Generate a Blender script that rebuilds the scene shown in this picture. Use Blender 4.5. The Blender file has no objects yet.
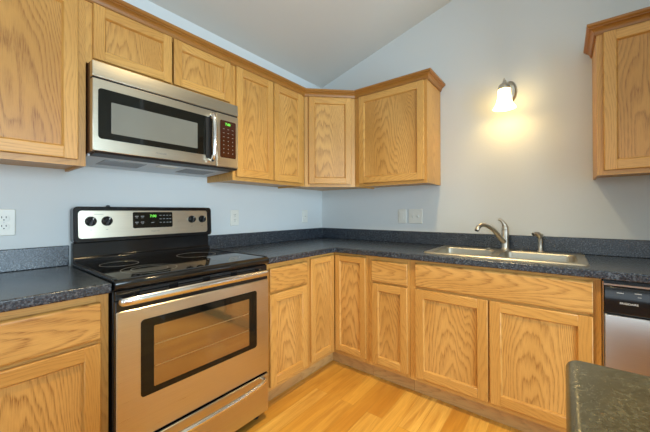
import bpy, bmesh, math, random
from mathutils import Vector as V, Matrix
random.seed(11)
S = bpy.context.scene
COL = S.collection
PI = math.pi

# ------------------------------------------------------------------ camera
cam_d = bpy.data.cameras.new('camera')
cam = bpy.data.objects.new('camera', cam_d)
COL.objects.link(cam)
S.camera = cam
CAM = V((1.9961, -2.4811, 1.1834))
yaw, pitch, roll, foc, ysh = 0.6669, 0.0040, -0.0031, 302.5996, -5.5388
fw = V((-math.sin(yaw) * math.cos(pitch), math.cos(yaw) * math.cos(pitch), math.sin(pitch)))
rt = fw.cross(V((0, 0, 1))).normalized()
up = rt.cross(fw)
r2 = math.cos(roll) * rt + math.sin(roll) * up
u2 = -math.sin(roll) * rt + math.cos(roll) * up
M3 = Matrix((r2, u2, -fw)).transposed()
cam.matrix_world = Matrix.Translation(CAM) @ M3.to_4x4()
cam_d.sensor_fit = 'HORIZONTAL'
cam_d.sensor_width = 36
cam_d.lens = foc / 650 * 36
cam_d.shift_y = ysh / 650
cam_d.clip_start = 0.01

# ------------------------------------------------------------------ world, daylight, exposure
S.view_settings.view_transform = 'Standard'
S.view_settings.look = 'None'
S.view_settings.gamma = 1.0
S.view_settings.use_curve_mapping = False
S.view_settings.exposure = 0.36
world = bpy.data.worlds.new('daylight')
S.world = world
world.use_nodes = True
bg = world.node_tree.nodes['Background']
bg.inputs[0].default_value = (0.72, 0.86, 1.0, 1)
bg.inputs[1].default_value = 1.0


def window_light(name, loc, target, w, h, power, col):
    d = bpy.data.lights.new(name, 'AREA')
    d.shape = 'RECTANGLE'
    d.size, d.size_y = w, h
    d.energy = power
    d.color = col
    o = bpy.data.objects.new(name, d)
    COL.objects.link(o)
    o.location = loc
    o.rotation_euler = (V(target) - V(loc)).to_track_quat('-Z', 'Y').to_euler()
    return o


window_light('daylight_front', (2.3, -5.55, 1.55), (2.3, 0, 1.55), 2.6, 1.5, 18, (0.76, 0.91, 1.0))
window_light('daylight_right', (4.55, -3.5, 1.35), (0, -3.5, 1.35), 1.6, 2.0, 28, (0.74, 0.88, 1.0))
window_light('added_door_daylight', (4.55, -1.95, 1.05), (0, -1.95, 1.05), .9, 2.0, 100, (0.62, 0.84, 1.0))  # added daylight through an invented door, to flood the aisle and left wall
dl = bpy.data.lights.new('added_downlight', 'SPOT')  # unseen overhead spot, added to brighten the floor and counters
dl.energy = 165
dl.color = (1.0, .75, .38)
dl.spot_size = math.radians(112)
dl.spot_blend = 1.0
dl.shadow_soft_size = .07
dlo = bpy.data.objects.new('added_downlight', dl)
COL.objects.link(dlo)
dlo.location = (1.4, -1.5, 2.84)

# ------------------------------------------------------------------ material helpers
def newmat(name):
    m = bpy.data.materials.new(name)
    m.use_nodes = True
    nt = m.node_tree
    b = nt.nodes['Principled BSDF']
    return m, nt, b


def N(nt, t, **kw):
    n = nt.nodes.new(t)
    for k, v in kw.items():
        setattr(n, k, v)
    return n


def math_n(nt, op, a, b=None, clamp=False):
    n = nt.nodes.new('ShaderNodeMath')
    n.operation = op
    n.use_clamp = clamp
    for i, x in enumerate((a, b)):
        if x is None:
            continue
        if isinstance(x, (int, float)):
            n.inputs[i].default_value = x
        else:
            nt.links.new(x, n.inputs[i])
    return n.outputs[0]


def ramp(nt, fac, stops):
    n = nt.nodes.new('ShaderNodeValToRGB')
    e = n.color_ramp.elements
    while len(e) < len(stops):
        e.new(0.5)
    for el, (p, c) in zip(e, stops):
        el.position = p
        el.color = (c[0], c[1], c[2], 1)
    nt.links.new(fac, n.inputs[0])
    return n.outputs[0]


def mixc(nt, fac, a, b, mode='MIX'):
    n = nt.nodes.new('ShaderNodeMix')
    n.data_type = 'RGBA'
    n.blend_type = mode
    for i, x in ((0, fac), (6, a), (7, b)):
        if isinstance(x, (int, float)):
            n.inputs[i].default_value = x
        elif isinstance(x, tuple):
            n.inputs[i].default_value = (x[0], x[1], x[2], 1)
        else:
            nt.links.new(x, n.inputs[i])
    return n.outputs[2]


def simple(name, col, rough=0.5, metal=0.0, spec=0.5, coat=0.0, emit=None, es=0):
    m, nt, b = newmat(name)
    # a slight procedural variation of tone so that no surface is one dead colour
    tc = N(nt, 'ShaderNodeTexCoord')
    nz = N(nt, 'ShaderNodeTexNoise')
    nz.inputs['Scale'].default_value = 6
    nt.links.new(tc.outputs['Object'], nz.inputs['Vector'])
    c0 = tuple(c * 0.96 for c in col)
    c1 = tuple(min(1, c * 1.04) for c in col)
    nt.links.new(ramp(nt, nz.outputs[0], [(0.3, c0), (0.7, c1)]), b.inputs['Base Color'])
    b.inputs['Roughness'].default_value = rough
    b.inputs['Metallic'].default_value = metal
    b.inputs['Specular IOR Level'].default_value = spec
    b.inputs['Coat Weight'].default_value = coat
    if emit:
        b.inputs['Emission Color'].default_value = (*emit, 1)
        b.inputs['Emission Strength'].default_value = es
    return m


def oak(name, light, mid, dark, rough=0.38, k=1.0, curl=1.0, period=0.026):
    """flat-sawn oak: uv.x runs across the grain, uv.y along it, in metres"""
    m, nt, b = newmat(name)
    uv = N(nt, 'ShaderNodeTexCoord').outputs['UV']
    sep = N(nt, 'ShaderNodeSeparateXYZ')
    nt.links.new(uv, sep.inputs[0])
    u, v = sep.outputs[0], sep.outputs[1]

    def stretched(su, sv, scale, detail, rough_=0.5):
        mp = N(nt, 'ShaderNodeMapping')
        mp.inputs['Scale'].default_value = (su, sv, 1)
        nt.links.new(uv, mp.inputs[0])
        t = N(nt, 'ShaderNodeTexNoise')
        t.noise_dimensions = '2D'
        t.inputs['Scale'].default_value = scale
        t.inputs['Detail'].default_value = detail
        t.inputs['Roughness'].default_value = rough_
        nt.links.new(mp.outputs[0], t.inputs['Vector'])
        return t.outputs[0]
    big = stretched(5.5, 1.3, 1, 1.5)
    mid_n = stretched(36, 5, 1, 2)
    u_ = math_n(nt, 'ADD', u, math_n(nt, 'MULTIPLY', math_n(nt, 'SUBTRACT', big, 0.5), 0.17 * curl))
    q = math_n(nt, 'MULTIPLY', math_n(nt, 'MULTIPLY', u_, u_), 9.0)
    f = math_n(nt, 'ADD', q, math_n(nt, 'MULTIPLY', v, 0.24))
    f = math_n(nt, 'ADD', f, math_n(nt, 'MULTIPLY', mid_n, 0.03))
    fr = math_n(nt, 'FRACT', math_n(nt, 'MULTIPLY', f, 1 / period))
    ring = ramp(nt, fr, [(0.0, (.15,) * 3), (0.30, (0, 0, 0)), (0.62, (.45,) * 3), (0.86, (1, 1, 1)), (1.0, (.15,) * 3)])
    pores = stretched(420, 16, 1, 3, 0.6)
    pr = ramp(nt, pores, [(0.42, (0, 0, 0)), (0.66, (1, 1, 1))])
    tone = stretched(5, 1.2, 1, 1)
    base = mixc(nt, ramp(nt, tone, [(0.35, (0, 0, 0)), (0.65, (1, 1, 1))]), light, mid)
    fac = math_n(nt, 'MULTIPLY', ring, math_n(nt, 'ADD', 0.20 * k, math_n(nt, 'MULTIPLY', pr, 0.42 * k)))
    fac = math_n(nt, 'ADD', fac, math_n(nt, 'MULTIPLY', pr, 0.10), clamp=True)
    nt.links.new(mixc(nt, fac, base, dark), b.inputs['Base Color'])
    b.inputs['Roughness'].default_value = rough
    bp = N(nt, 'ShaderNodeBump')
    bp.inputs['Strength'].default_value = 0.06
    bp.inputs['Distance'].default_value = 0.001
    nt.links.new(fac, bp.inputs['Height'])
    nt.links.new(bp.outputs[0], b.inputs['Normal'])
    return m


OAK = oak('honey_oak', (0.66, 0.36, 0.095), (0.57, 0.29, 0.068), (0.30, 0.115, 0.02), k=0.85)
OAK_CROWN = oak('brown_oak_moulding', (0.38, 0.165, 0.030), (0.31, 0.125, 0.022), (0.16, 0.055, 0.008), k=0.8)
OAK_PANEL = oak('honey_oak_panel', (0.67, 0.37, 0.105), (0.57, 0.295, 0.072), (0.25, 0.092, 0.016), k=1.35)
OAK_BOLD_SHADED = oak('bold_grained_shaded_oak_panel', (0.60, 0.31, 0.075), (0.50, 0.245, 0.053), (0.24, 0.085, 0.013), k=1.4, curl=1.5, period=0.048)  # bold grain; shade of the right wall cabinet darkened into its tone
OAK_TOE = oak('brown_oak_toe_board', (0.60, 0.36, 0.13), (0.52, 0.29, 0.10), (0.30, 0.15, 0.05), 0.5)


def paint(name, col):
    m, nt, b = newmat(name)
    tc = N(nt, 'ShaderNodeTexCoord')
    nz = N(nt, 'ShaderNodeTexNoise')
    nz.inputs['Scale'].default_value = 160
    nz.inputs['Detail'].default_value = 3
    nt.links.new(tc.outputs['Object'], nz.inputs['Vector'])
    bp = N(nt, 'ShaderNodeBump')
    bp.inputs['Strength'].default_value = 0.08
    bp.inputs['Distance'].default_value = 0.002
    nt.links.new(nz.outputs[0], bp.inputs['Height'])
    nt.links.new(bp.outputs[0], b.inputs['Normal'])
    b.inputs['Base Color'].default_value = (*col, 1)
    b.inputs['Roughness'].default_value = 0.7
    b.inputs['Specular IOR Level'].default_value = 0.25
    return m


WALL = paint('pale_grey_wall_paint', (0.67, 0.70, 0.70))
CEIL = paint('pale_grey_ceiling_paint', (0.64, 0.635, 0.60))


def floor_mat():
    m, nt, b = newmat('golden_plank_floor')
    tc = N(nt, 'ShaderNodeTexCoord').outputs['Object']
    sw = N(nt, 'ShaderNodeMapping')
    sw.inputs['Rotation'].default_value = (0, 0, PI / 2)
    nt.links.new(tc, sw.inputs[0])
    br = N(nt, 'ShaderNodeTexBrick')
    br.offset = 0.37
    br.inputs['Color1'].default_value = (0, 0, 0, 1)
    br.inputs['Color2'].default_value = (1, 1, 1, 1)
    br.inputs['Mortar'].default_value = (0.5, 0.5, 0.5, 1)
    br.inputs['Scale'].default_value = 1
    br.inputs['Mortar Size'].default_value = 0.0012
    br.inputs['Brick Width'].default_value = 0.92
    br.inputs['Row Height'].default_value = 0.098
    nt.links.new(sw.outputs[0], br.inputs['Vector'])
    # grain, shifted from plank to plank
    off = N(nt, 'ShaderNodeVectorMath', operation='MULTIPLY_ADD')
    nt.links.new(br.outputs['Color'], off.inputs[0])
    off.inputs[1].default_value = (7, 13, 5)
    nt.links.new(tc, off.inputs[2])
    mp = N(nt, 'ShaderNodeMapping')
    mp.inputs['Scale'].default_value = (26, 1.9, 1)
    nt.links.new(off.outputs[0], mp.inputs[0])
    n1 = N(nt, 'ShaderNodeTexNoise')
    n1.inputs['Scale'].default_value = 1
    n1.inputs['Detail'].default_value = 4
    n1.inputs['Distortion'].default_value = 0.8
    nt.links.new(mp.outputs[0], n1.inputs['Vector'])
    mp2 = N(nt, 'ShaderNodeMapping')
    mp2.inputs['Scale'].default_value = (220, 6, 1)
    nt.links.new(off.outputs[0], mp2.inputs[0])
    n2 = N(nt, 'ShaderNodeTexNoise')
    n2.inputs['Scale'].default_value = 1
    n2.inputs['Detail'].default_value = 2
    nt.links.new(mp2.outputs[0], n2.inputs['Vector'])
    tone = ramp(nt, br.outputs['Color'], [(0.0, (0.60, 0.27, 0.035)), (0.5, (0.76, 0.40, 0.065)), (1.0, (0.88, 0.53, 0.12))])
    g = ramp(nt, n1.outputs[0], [(0.36, (0, 0, 0)), (0.68, (1, 1, 1))])
    c = mixc(nt, math_n(nt, 'MULTIPLY', g, 0.62), tone, (0.44, 0.165, 0.018))
    g2 = ramp(nt, n2.outputs[0], [(0.45, (0, 0, 0)), (0.75, (1, 1, 1))])
    c = mixc(nt, math_n(nt, 'MULTIPLY', g2, 0.25), c, (0.42, 0.18, 0.04))
    c = mixc(nt, math_n(nt, 'MULTIPLY', br.outputs['Fac'], 0.25), c, (0.16, 0.07, 0.02))
    nt.links.new(c, b.inputs['Base Color'])
    b.inputs['Roughness'].default_value = 0.33
    return m


FLOOR = floor_mat()


def laminate(name='speckled_slate_laminate', cs=((0.008, 0.011, 0.018), (0.025, 0.034, 0.049), (0.11, 0.130, 0.155)), blot=(0.017, 0.023, 0.034)):
    m, nt, b = newmat(name)
    tc = N(nt, 'ShaderNodeTexCoord').outputs['Object']
    n1 = N(nt, 'ShaderNodeTexNoise')
    n1.inputs['Scale'].default_value = 150
    n1.inputs['Detail'].default_value = 2
    n2 = N(nt, 'ShaderNodeTexNoise')
    n2.inputs['Scale'].default_value = 26
    n2.inputs['Detail'].default_value = 4
    n3 = N(nt, 'ShaderNodeTexVoronoi')
    n3.inputs['Scale'].default_value = 240
    for n in (n1, n2, n3):
        nt.links.new(tc, n.inputs['Vector'])
    a = ramp(nt, n1.outputs[0], [(0.38, cs[0]), (0.50, cs[1]), (0.66, cs[2])])
    c = mixc(nt, ramp(nt, n2.outputs[0], [(0.38, (0.55,) * 3), (0.66, (0, 0, 0))]), a, blot)
    sp = ramp(nt, n3.outputs['Distance'], [(0.12, (1, 1, 1)), (0.22, (0, 0, 0))])
    c = mixc(nt, math_n(nt, 'MULTIPLY', sp, 0.22), c, (0.30, 0.29, 0.26))
    nt.links.new(c, b.inputs['Base Color'])
    b.inputs['Roughness'].default_value = 0.27
    b.inputs['Specular IOR Level'].default_value = 0.7
    return m


LAM = laminate()
LAM_ISLAND_LIT = laminate('warm_lit_mottled_laminate', ((0.040, 0.038, 0.019), (0.072, 0.067, 0.038), (0.100, 0.094, 0.058)), (0.030, 0.027, 0.011))  # counter laminate with the olive cast of warm light put into its colours


def steel(name, col, rough, axis, amp=0.05):
    """brushed steel; axis is the direction of the brushing in object space"""
    m, nt, b = newmat(name)
    tc = N(nt, 'ShaderNodeTexCoord').outputs['Object']
    mp = N(nt, 'ShaderNodeMapping')
    sc = [420, 420, 420]
    sc['xyz'.index(axis)] = 4
    mp.inputs['Scale'].default_value = sc
    nt.links.new(tc, mp.inputs[0])
    n1 = N(nt, 'ShaderNodeTexNoise')
    n1.inputs['Scale'].default_value = 1
    n1.inputs['Detail'].default_value = 2
    nt.links.new(mp.outputs[0], n1.inputs['Vector'])
    nt.links.new(ramp(nt, n1.outputs[0], [(0.3, tuple(c * 0.93 for c in col)), (0.7, col)]), b.inputs['Base Color'])
    r = math_n(nt, 'ADD', rough - amp, math_n(nt, 'MULTIPLY', n1.outputs[0], 2 * amp))
    nt.links.new(r, b.inputs['Roughness'])
    b.inputs['Metallic'].default_value = 1
    bp = N(nt, 'ShaderNodeBump')
    bp.inputs['Strength'].default_value = 0.05
    bp.inputs['Distance'].default_value = 0.0005
    nt.links.new(n1.outputs[0], bp.inputs['Height'])
    nt.links.new(bp.outputs[0], b.inputs['Normal'])
    return m


STEEL = steel('brushed_steel', (0.62, 0.56, 0.45), 0.30, 'y')
STEEL_X = steel('brushed_steel_door', (0.60, 0.57, 0.54), 0.30, 'x')
SINK = steel('satin_sink_steel', (0.48, 0.445, 0.36), 0.38, 'x')
BAR = simple('polished_steel', (0.80, 0.79, 0.77), 0.20, 1)
NICKEL = simple('brushed_nickel', (0.60, 0.56, 0.48), 0.28, 1)
BLACK = simple('black_enamel', (0.009, 0.009, 0.010), 0.13, 0, 0.4)
BLACKM = simple('black_plastic', (0.016, 0.016, 0.017), 0.45)
DARKSIDE = simple('dark_metal_oak_reflection', (0.10, 0.045, 0.020), 0.3)  # brown of the reflected oak put into the side's colour
GLASSBLK = simple('black_ceramic_glass', (0.008, 0.008, 0.008), 0.07, 0, 0.6)
WINBLK = simple('black_window_glass', (0.008, 0.008, 0.006), 0.05, 0, 0.35)
OVENWIN = simple('oven_glass_painted_reflection', (0.36, 0.25, 0.11), 0.06, 0.75, 1.0)  # amber reflection of floor and cabinets put into the glass tint
RACK = simple('tan_oven_rack', (0.50, 0.38, 0.20), 0.3, 0.8)
MWWIN = simple('grey_screened_window_glass', (0.22, 0.225, 0.20), 0.15, 0.2, 0.7)
KEYPAD = simple('red_brown_reflection_keypad', (0.05, 0.014, 0.006), 0.12)  # red-brown reflection put into the keypad colour
PAN_LIT = simple('blue_lit_base_pan', (0.58, 0.64, 0.70), 0.35, 0.0)  # steel pan, blue reflection of the wall put into its colour
FILTER = simple('grey_filter_mesh', (0.30, 0.31, 0.32), 0.45, 0.7)
RING = simple('grey_burner_print', (0.24, 0.23, 0.20), 0.3)
WHITEP = simple('white_plastic', (0.77, 0.76, 0.69), 0.35)
SLOT = simple('dark_slot', (0.02, 0.02, 0.02), 0.6)
PRINT = simple('white_print', (0.72, 0.72, 0.70), 0.5)
PRINTM = simple('dim_white_print', (0.36, 0.36, 0.35), 0.5)
PRINTG = simple('grey_print', (0.25, 0.24, 0.22), 0.5)
LED = simple('green_display_digits', (0.05, 0.3, 0.03), 0.4, emit=(0.22, 1.0, 0.10), es=0.8)
LAMPGLASS = simple('lit_frosted_glass', (0.9, 0.85, 0.75), 0.4, emit=(1.0, 0.68, 0.23), es=9.5)
GASKET = simple('dark_gap', (0.008, 0.008, 0.008), 0.7)

# ------------------------------------------------------------------ mesh helpers
UVN = 'grain'


class MB:
    """collects shapes in one bmesh"""

    def __init__(self):
        self.bm = bmesh.new()
        self.uv = self.bm.loops.layers.uv.new(UVN)

    def face(self, vs, mi=0):
        try:
            f = self.bm.faces.new(vs)
        except ValueError:
            return None
        f.material_index = mi
        return f

    def prism(self, fr, axis, poly, lo, hi, mi=0, uoff=None):
        """poly: convex cross-section; axis 'a','b','c' of frame fr is the length (and grain) direction.
        cross-section axes are the other two in order a,b,c."""
        O, A, B, C = fr
        ax = {'a': A, 'b': B, 'c': C}
        oth = [k for k in 'abc' if k != axis]
        P, Q, L = ax[oth[0]], ax[oth[1]], ax[axis]
        cu = sum(p[0] for p in poly) / len(poly)
        cq = sum(p[1] for p in poly) / len(poly)
        cl = (lo + hi) / 2
        if uoff is None:
            wid = max(max(p[0] for p in poly) - min(p[0] for p in poly), max(p[1] for p in poly) - min(p[1] for p in poly))
            uoff = random.uniform(.05, .16) * random.choice((-1, 1)) if wid < .11 else random.uniform(-.05, .05)
        voff = random.uniform(-40, 40)
        w0, w1 = [], []
        for (p, q) in poly:
            w0.append(self.bm.verts.new(O + P * p + Q * q + L * lo))
            w1.append(self.bm.verts.new(O + P * p + Q * q + L * hi))
        n = len(poly)
        fs = [self.face(w0[::-1], mi), self.face(w1, mi)]
        for i in range(n):
            fs.append(self.face([w0[i], w0[(i + 1) % n], w1[(i + 1) % n], w1[i]], mi))
        for f in fs:
            if f is None:
                continue
            for lp in f.loops:
                d = lp.vert.co - O
                lp[self.uv].uv = (d.dot(P) - cu + d.dot(Q) - cq + uoff, d.dot(L) - cl + voff)
        return self

    def box(self, x0, x1, y0, y1, z0, z1, grain='z', mi=0, uoff=None):
        fr = (V((0, 0, 0)), V((1, 0, 0)), V((0, 1, 0)), V((0, 0, 1)))
        r = {'x': (x0, x1), 'y': (y0, y1), 'z': (z0, z1)}
        o = [k for k in 'xyz' if k != grain]
        (p0, p1), (q0, q1) = r[o[0]], r[o[1]]
        return self.prism(fr, {'x': 'a', 'y': 'b', 'z': 'c'}[grain], [(p0, q0), (p1, q0), (p1, q1), (p0, q1)], *r[grain], mi=mi, uoff=uoff)

    def fbox(self, fr, a0, a1, b0, b1, c0, c1, grain='c', mi=0, uoff=None):
        r = {'a': (a0, a1), 'b': (b0, b1), 'c': (c0, c1)}
        o = [k for k in 'abc' if k != grain]
        (p0, p1), (q0, q1) = r[o[0]], r[o[1]]
        return self.prism(fr, grain, [(p0, q0), (p1, q0), (p1, q1), (p0, q1)], *r[grain], mi=mi, uoff=uoff)

    def loops(self, rings, cap0=False, cap1=False, closed=True, mi=0):
        """rings of equal length joined into a skin"""
        R = [[self.bm.verts.new(p) for p in r] for r in rings]
        n = len(R[0])
        for i in range(len(R) - 1):
            for j in range(n if closed else n - 1):
                k = (j + 1) % n
                self.face([R[i][j], R[i][k], R[i + 1][k], R[i + 1][j]], mi)
        if cap0:
            self.face(R[0][::-1], mi)
        if cap1:
            self.face(R[-1], mi)
        return R

    def lathe(self, prof, o, axis=V((0, 0, 1)), n=28, mi=0, cap0=True, cap1=True):
        axis = axis.normalized()
        t = V((1, 0, 0)) if abs(axis.x) < 0.9 else V((0, 1, 0))
        e1 = axis.cross(t).normalized()
        e2 = axis.cross(e1)
        rings = [[o + axis * h + e1 * (r * math.cos(2 * PI * k / n)) + e2 * (r * math.sin(2 * PI * k / n)) for k in range(n)] for r, h in prof]
        self.loops(rings, cap0, cap1, mi=mi)
        return self

    def tube(self, pts, rad, n=14, mi=0, sub=6, flat=1.0, flat_dir=None):
        """smooth tube through pts (Catmull-Rom), radii interpolated"""
        pts = [V(p) for p in pts]
        if not isinstance(rad, (list, tuple)):
            rad = [rad] * len(pts)
        out, rr = [], []
        for i in range(len(pts) - 1):
            p0, p1, p2, p3 = pts[max(i - 1, 0)], pts[i], pts[i + 1], pts[min(i + 2, len(pts) - 1)]
            for s in range(sub):
                t = s / sub
                out.append(0.5 * ((2 * p1) + (p2 - p0) * t + (2 * p0 - 5 * p1 + 4 * p2 - p3) * t * t + (3 * p1 - p0 - 3 * p2 + p3) * t ** 3))
                rr.append(rad[i] * (1 - t) + rad[i + 1] * t)
        out.append(pts[-1])
        rr.append(rad[-1])
        rings = []
        ref = None
        for i, p in enumerate(out):
            d = (out[min(i + 1, len(out) - 1)] - out[max(i - 1, 0)]).normalized()
            if flat_dir is not None:
                e2 = V(flat_dir)
                e2 = (e2 - d * e2.dot(d)).normalized()
                e1 = e2.cross(d)
            else:
                if ref is None:
                    ref = V((0, 0, 1)) if abs(d.z) < 0.9 else V((1, 0, 0))
                e1 = d.cross(ref).normalized()
                e2 = e1.cross(d)
                ref = e2
            rings.append([p + e1 * (rr[i] * flat * math.cos(2 * PI * k / n)) + e2 * (rr[i] * math.sin(2 * PI * k / n)) for k in range(n)])
        self.loops(rings, True, True, mi=mi)
        return self

    def cells(self, xs, ys, keep, z0, z1, mi=0):
        """a slab made of grid cells, skinned only on its outside"""
        bm = self.bm
        cache = {}

        def vt(i, j, z):
            k = (i, j, z)
            if k not in cache:
                cache[k] = bm.verts.new((xs[i], ys[j], z))
            return cache[k]
        ks = {(i, j) for i in range(len(xs) - 1) for j in range(len(ys) - 1) if keep(i, j)}
        for (i, j) in ks:
            self.face([vt(i, j, z1), vt(i + 1, j, z1), vt(i + 1, j + 1, z1), vt(i, j + 1, z1)], mi)
            self.face([vt(i, j + 1, z0), vt(i + 1, j + 1, z0), vt(i + 1, j, z0), vt(i, j, z0)], mi)
            for di, dj, e in ((-1, 0, ((i, j), (i, j + 1))), (1, 0, ((i + 1, j), (i + 1, j + 1))),
                              (0, -1, ((i, j), (i + 1, j))), (0, 1, ((i, j + 1), (i + 1, j + 1)))):
                if (i + di, j + dj) not in ks:
                    (a, b), (c, d) = e
                    self.face([vt(a, b, z0), vt(c, d, z0), vt(c, d, z1), vt(a, b, z1)], mi)
        return self


def root_loc(parent):
    l = V((0, 0, 0))
    while parent is not None:
        l += parent.location
        parent = parent.parent
    return l


def obj(name, mb, mats, parent=None, bevel=0, seg=2, loc=None, smooth=35, label=None):
    """link the collected mesh (built in world coordinates) as ONE object"""
    bm = mb.bm
    bmesh.ops.recalc_face_normals(bm, faces=bm.faces)
    base = root_loc(parent)
    origin = V(loc) if loc is not None else V((0, 0, 0))
    if parent is not None:
        origin = V((0, 0, 0))
        bmesh.ops.translate(bm, verts=bm.verts, vec=-base)
    elif loc is not None:
        bmesh.ops.translate(bm, verts=bm.verts, vec=-origin)
    me = bpy.data.meshes.new(name)
    bm.to_mesh(me)
    bm.free()
    for m in (mats if isinstance(mats, (list, tuple)) else [mats]):
        me.materials.append(m)
    me.shade_smooth()
    me.set_sharp_from_angle(angle=math.radians(smooth))
    o = bpy.data.objects.new(name, me)
    COL.objects.link(o)
    o.location = origin
    o.parent = parent
    if bevel:
        md = o.modifiers.new('bevel', 'BEVEL')
        md.width = bevel
        md.segments = seg
        md.limit_method = 'ANGLE'
        md.angle_limit = math.radians(30)
    if label:
        o['label'] = label
    return o


def tag(o, label, cat, group=None, kind=None):
    o['label'] = label
    o['category'] = cat
    if group:
        o['group'] = group
    if kind:
        o['kind'] = kind
    return o


def thing(name, label, cat, loc, group=None):
    o = bpy.data.objects.new(name, None)
    o.empty_display_size = 0.1
    COL.objects.link(o)
    o.location = loc
    return tag(o, label, cat, group)


def structure(name, mb, mat, **kw):
    o = obj(name, mb, mat, **kw)
    o['kind'] = 'structure'
    return o


def text_mesh(name, body, size, origin, right, upv, mat, parent, extrude=0.0004, align='CENTER', bold=0.0):
    c = bpy.data.curves.new(name, 'FONT')
    c.body = body
    c.size = size
    c.align_x = align
    c.align_y = 'CENTER'
    c.extrude = extrude
    c.offset = bold
    c.resolution_u = 3
    t = bpy.data.objects.new(name + '_curve', c)
    COL.objects.link(t)
    bpy.context.view_layer.update()
    me = bpy.data.meshes.new_from_object(t.evaluated_get(bpy.context.evaluated_depsgraph_get()))
    bpy.data.objects.remove(t)
    right, upv = V(right).normalized(), V(upv).normalized()
    n = right.cross(upv)
    mt = Matrix((right, upv, n)).transposed().to_4x4()
    mt.translation = V(origin) - root_loc(parent)
    me.transform(mt)
    me.name = name
    me.materials.clear()
    me.materials.append(mat)
    o = bpy.data.objects.new(name, me)
    COL.objects.link(o)
    o.parent = parent
    return o


def rrect(w, h, r, n=5):
    """rounded rectangle, centred, counter-clockwise"""
    pts = []
    for cx, cy, a0 in ((w / 2 - r, h / 2 - r, 0), (-w / 2 + r, h / 2 - r, PI / 2), (-w / 2 + r, -h / 2 + r, PI), (w / 2 - r, -h / 2 + r, 1.5 * PI)):
        for k in range(n + 1):
            a = a0 + PI / 2 * k / n
            pts.append((cx + r * math.cos(a), cy + r * math.sin(a)))
    return pts


def plate(mb, O, R, U, w, h, r, t, ch=0.0, mi=0):
    """rounded plate of thickness t along R x U, its back on O"""
    Nn = R.cross(U)
    def ring(w_, h_, r_, d):
        return [O + R * p + U * q + Nn * d for p, q in rrect(w_, h_, max(r_, 0.0005))]
    if ch:
        mb.loops([ring(w, h, r, 0), ring(w, h, r, t - ch), ring(w - 2 * ch, h - 2 * ch, r - ch, t)], True, True, mi=mi)
    else:
        mb.loops([ring(w, h, r, 0), ring(w, h, r, t)], True, True, mi=mi)
    return mb


X, Y, Z = V((1, 0, 0)), V((0, 1, 0)), V((0, 0, 1))


def frame(O, R):
    return (V(O), R, R.cross(Z), Z)      # a: along the front, b: out into the room, c: up


FA = lambda x, z=0.0: frame((x, 0, z), Y)          # fronts on the left wall: a = y
FB = lambda y, z=0.0: frame((0, y, z), X)          # fronts on the back wall: a = x

# ------------------------------------------------------------------ the room
RX, RY = 4.6, -5.6
ZC, SL = 2.484, 0.268
ctop = lambda x: ZC + SL * x
mb = MB(); mb.box(-0.12, RX + .12, RY - .12, 0.12, -0.1, 0); structure('floor', mb, FLOOR)
mb = MB(); mb.box(-0.12, 0, RY - .12, 0.12, 0, ZC + .05); structure('wall_left', mb, WALL)
FRY = (V((0, 0, 0)), X, Y, Z)
mb = MB(); mb.prism(FRY, 'b', [(0.0, 0), (RX, 0), (RX, ctop(RX) + .03), (0.0, ctop(0) + .03)], 0, 0.12); structure('wall_back', mb, WALL)
mb = MB(); mb.prism(FRY, 'b', [(-.12, ctop(-.12)), (RX + .12, ctop(RX + .12)), (RX + .12, ctop(RX + .12) + .1), (-.12, ctop(-.12) + .1)], RY - .12, 0.12); structure('ceiling', mb, CEIL)
# far walls behind the camera, each with its window
mb = MB()
for x0, x1, z0, z1 in ((0, 1.0, 0, 9), (3.6, RX, 0, 9), (1.0, 3.6, 0, .8), (1.0, 3.6, 2.3, 9)):
    mb.prism(FRY, 'b', [(x0, z0), (x1, z0), (x1, min(z1, ctop(x1) + .03)), (x0, min(z1, ctop(x0) + .03))], RY - .12, RY)
structure('wall_front', mb, WALL)
mb = MB()
hR = ctop(RX) + .02
for y0, y1, z0, z1 in ((RY - .12, -4.3, 0, hR), (-2.7, -2.45, 0, hR), (-1.45, 0.12, 0, hR), (-4.3, -2.7, 0, .35), (-4.3, -2.7, 2.35, hR), (-2.45, -1.45, 2.1, hR)):
    mb.box(RX, RX + .12, y0, y1, z0, z1)
mb.box(2.79, 2.91, -.95, -.0005, 0, ctop(2.79) + .02)  # unseen stub wall, added to block daylight from the right wall cabinet
structure('wall_right_and_added_stub', mb, WALL)
WHITE_TRIM = paint('white_trim_paint', (0.8, 0.8, 0.78))
mb = MB()
for k in range(4):
    x = 1.0 + k * (2.6 - .06) / 3
    mb.box(x, x + .06, RY - .09, RY - .02, .8, 2.3)
mb.box(1.0, 3.6, RY - .09, RY - .02, .8, .86); mb.box(1.0, 3.6, RY - .09, RY - .02, 2.24, 2.3)
structure('window_1', mb, WHITE_TRIM)
mb = MB()
for k in range(3):
    y = -4.3 + k * (1.6 - .07) / 2
    mb.box(RX + .02, RX + .09, y, y + .07, .35, 2.35)
mb.box(RX + .02, RX + .09, -4.3, -2.7, .35, .42); mb.box(RX + .02, RX + .09, -4.3, -2.7, 2.28, 2.35)
structure('window_2', mb, WHITE_TRIM)
mb = MB()
for y in (-2.45, -1.54):
    mb.box(RX + .02, RX + .09, y, y + .09, 0.002, 2.1)
mb.box(RX + .02, RX + .09, -2.45, -1.45, .002, .10); mb.box(RX + .02, RX + .09, -2.45, -1.45, 2.01, 2.1)
structure('added_patio_door', mb, WHITE_TRIM)  # invented door frame around the added daylight opening

# ------------------------------------------------------------------ cabinet makers
T = 0.019


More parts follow.
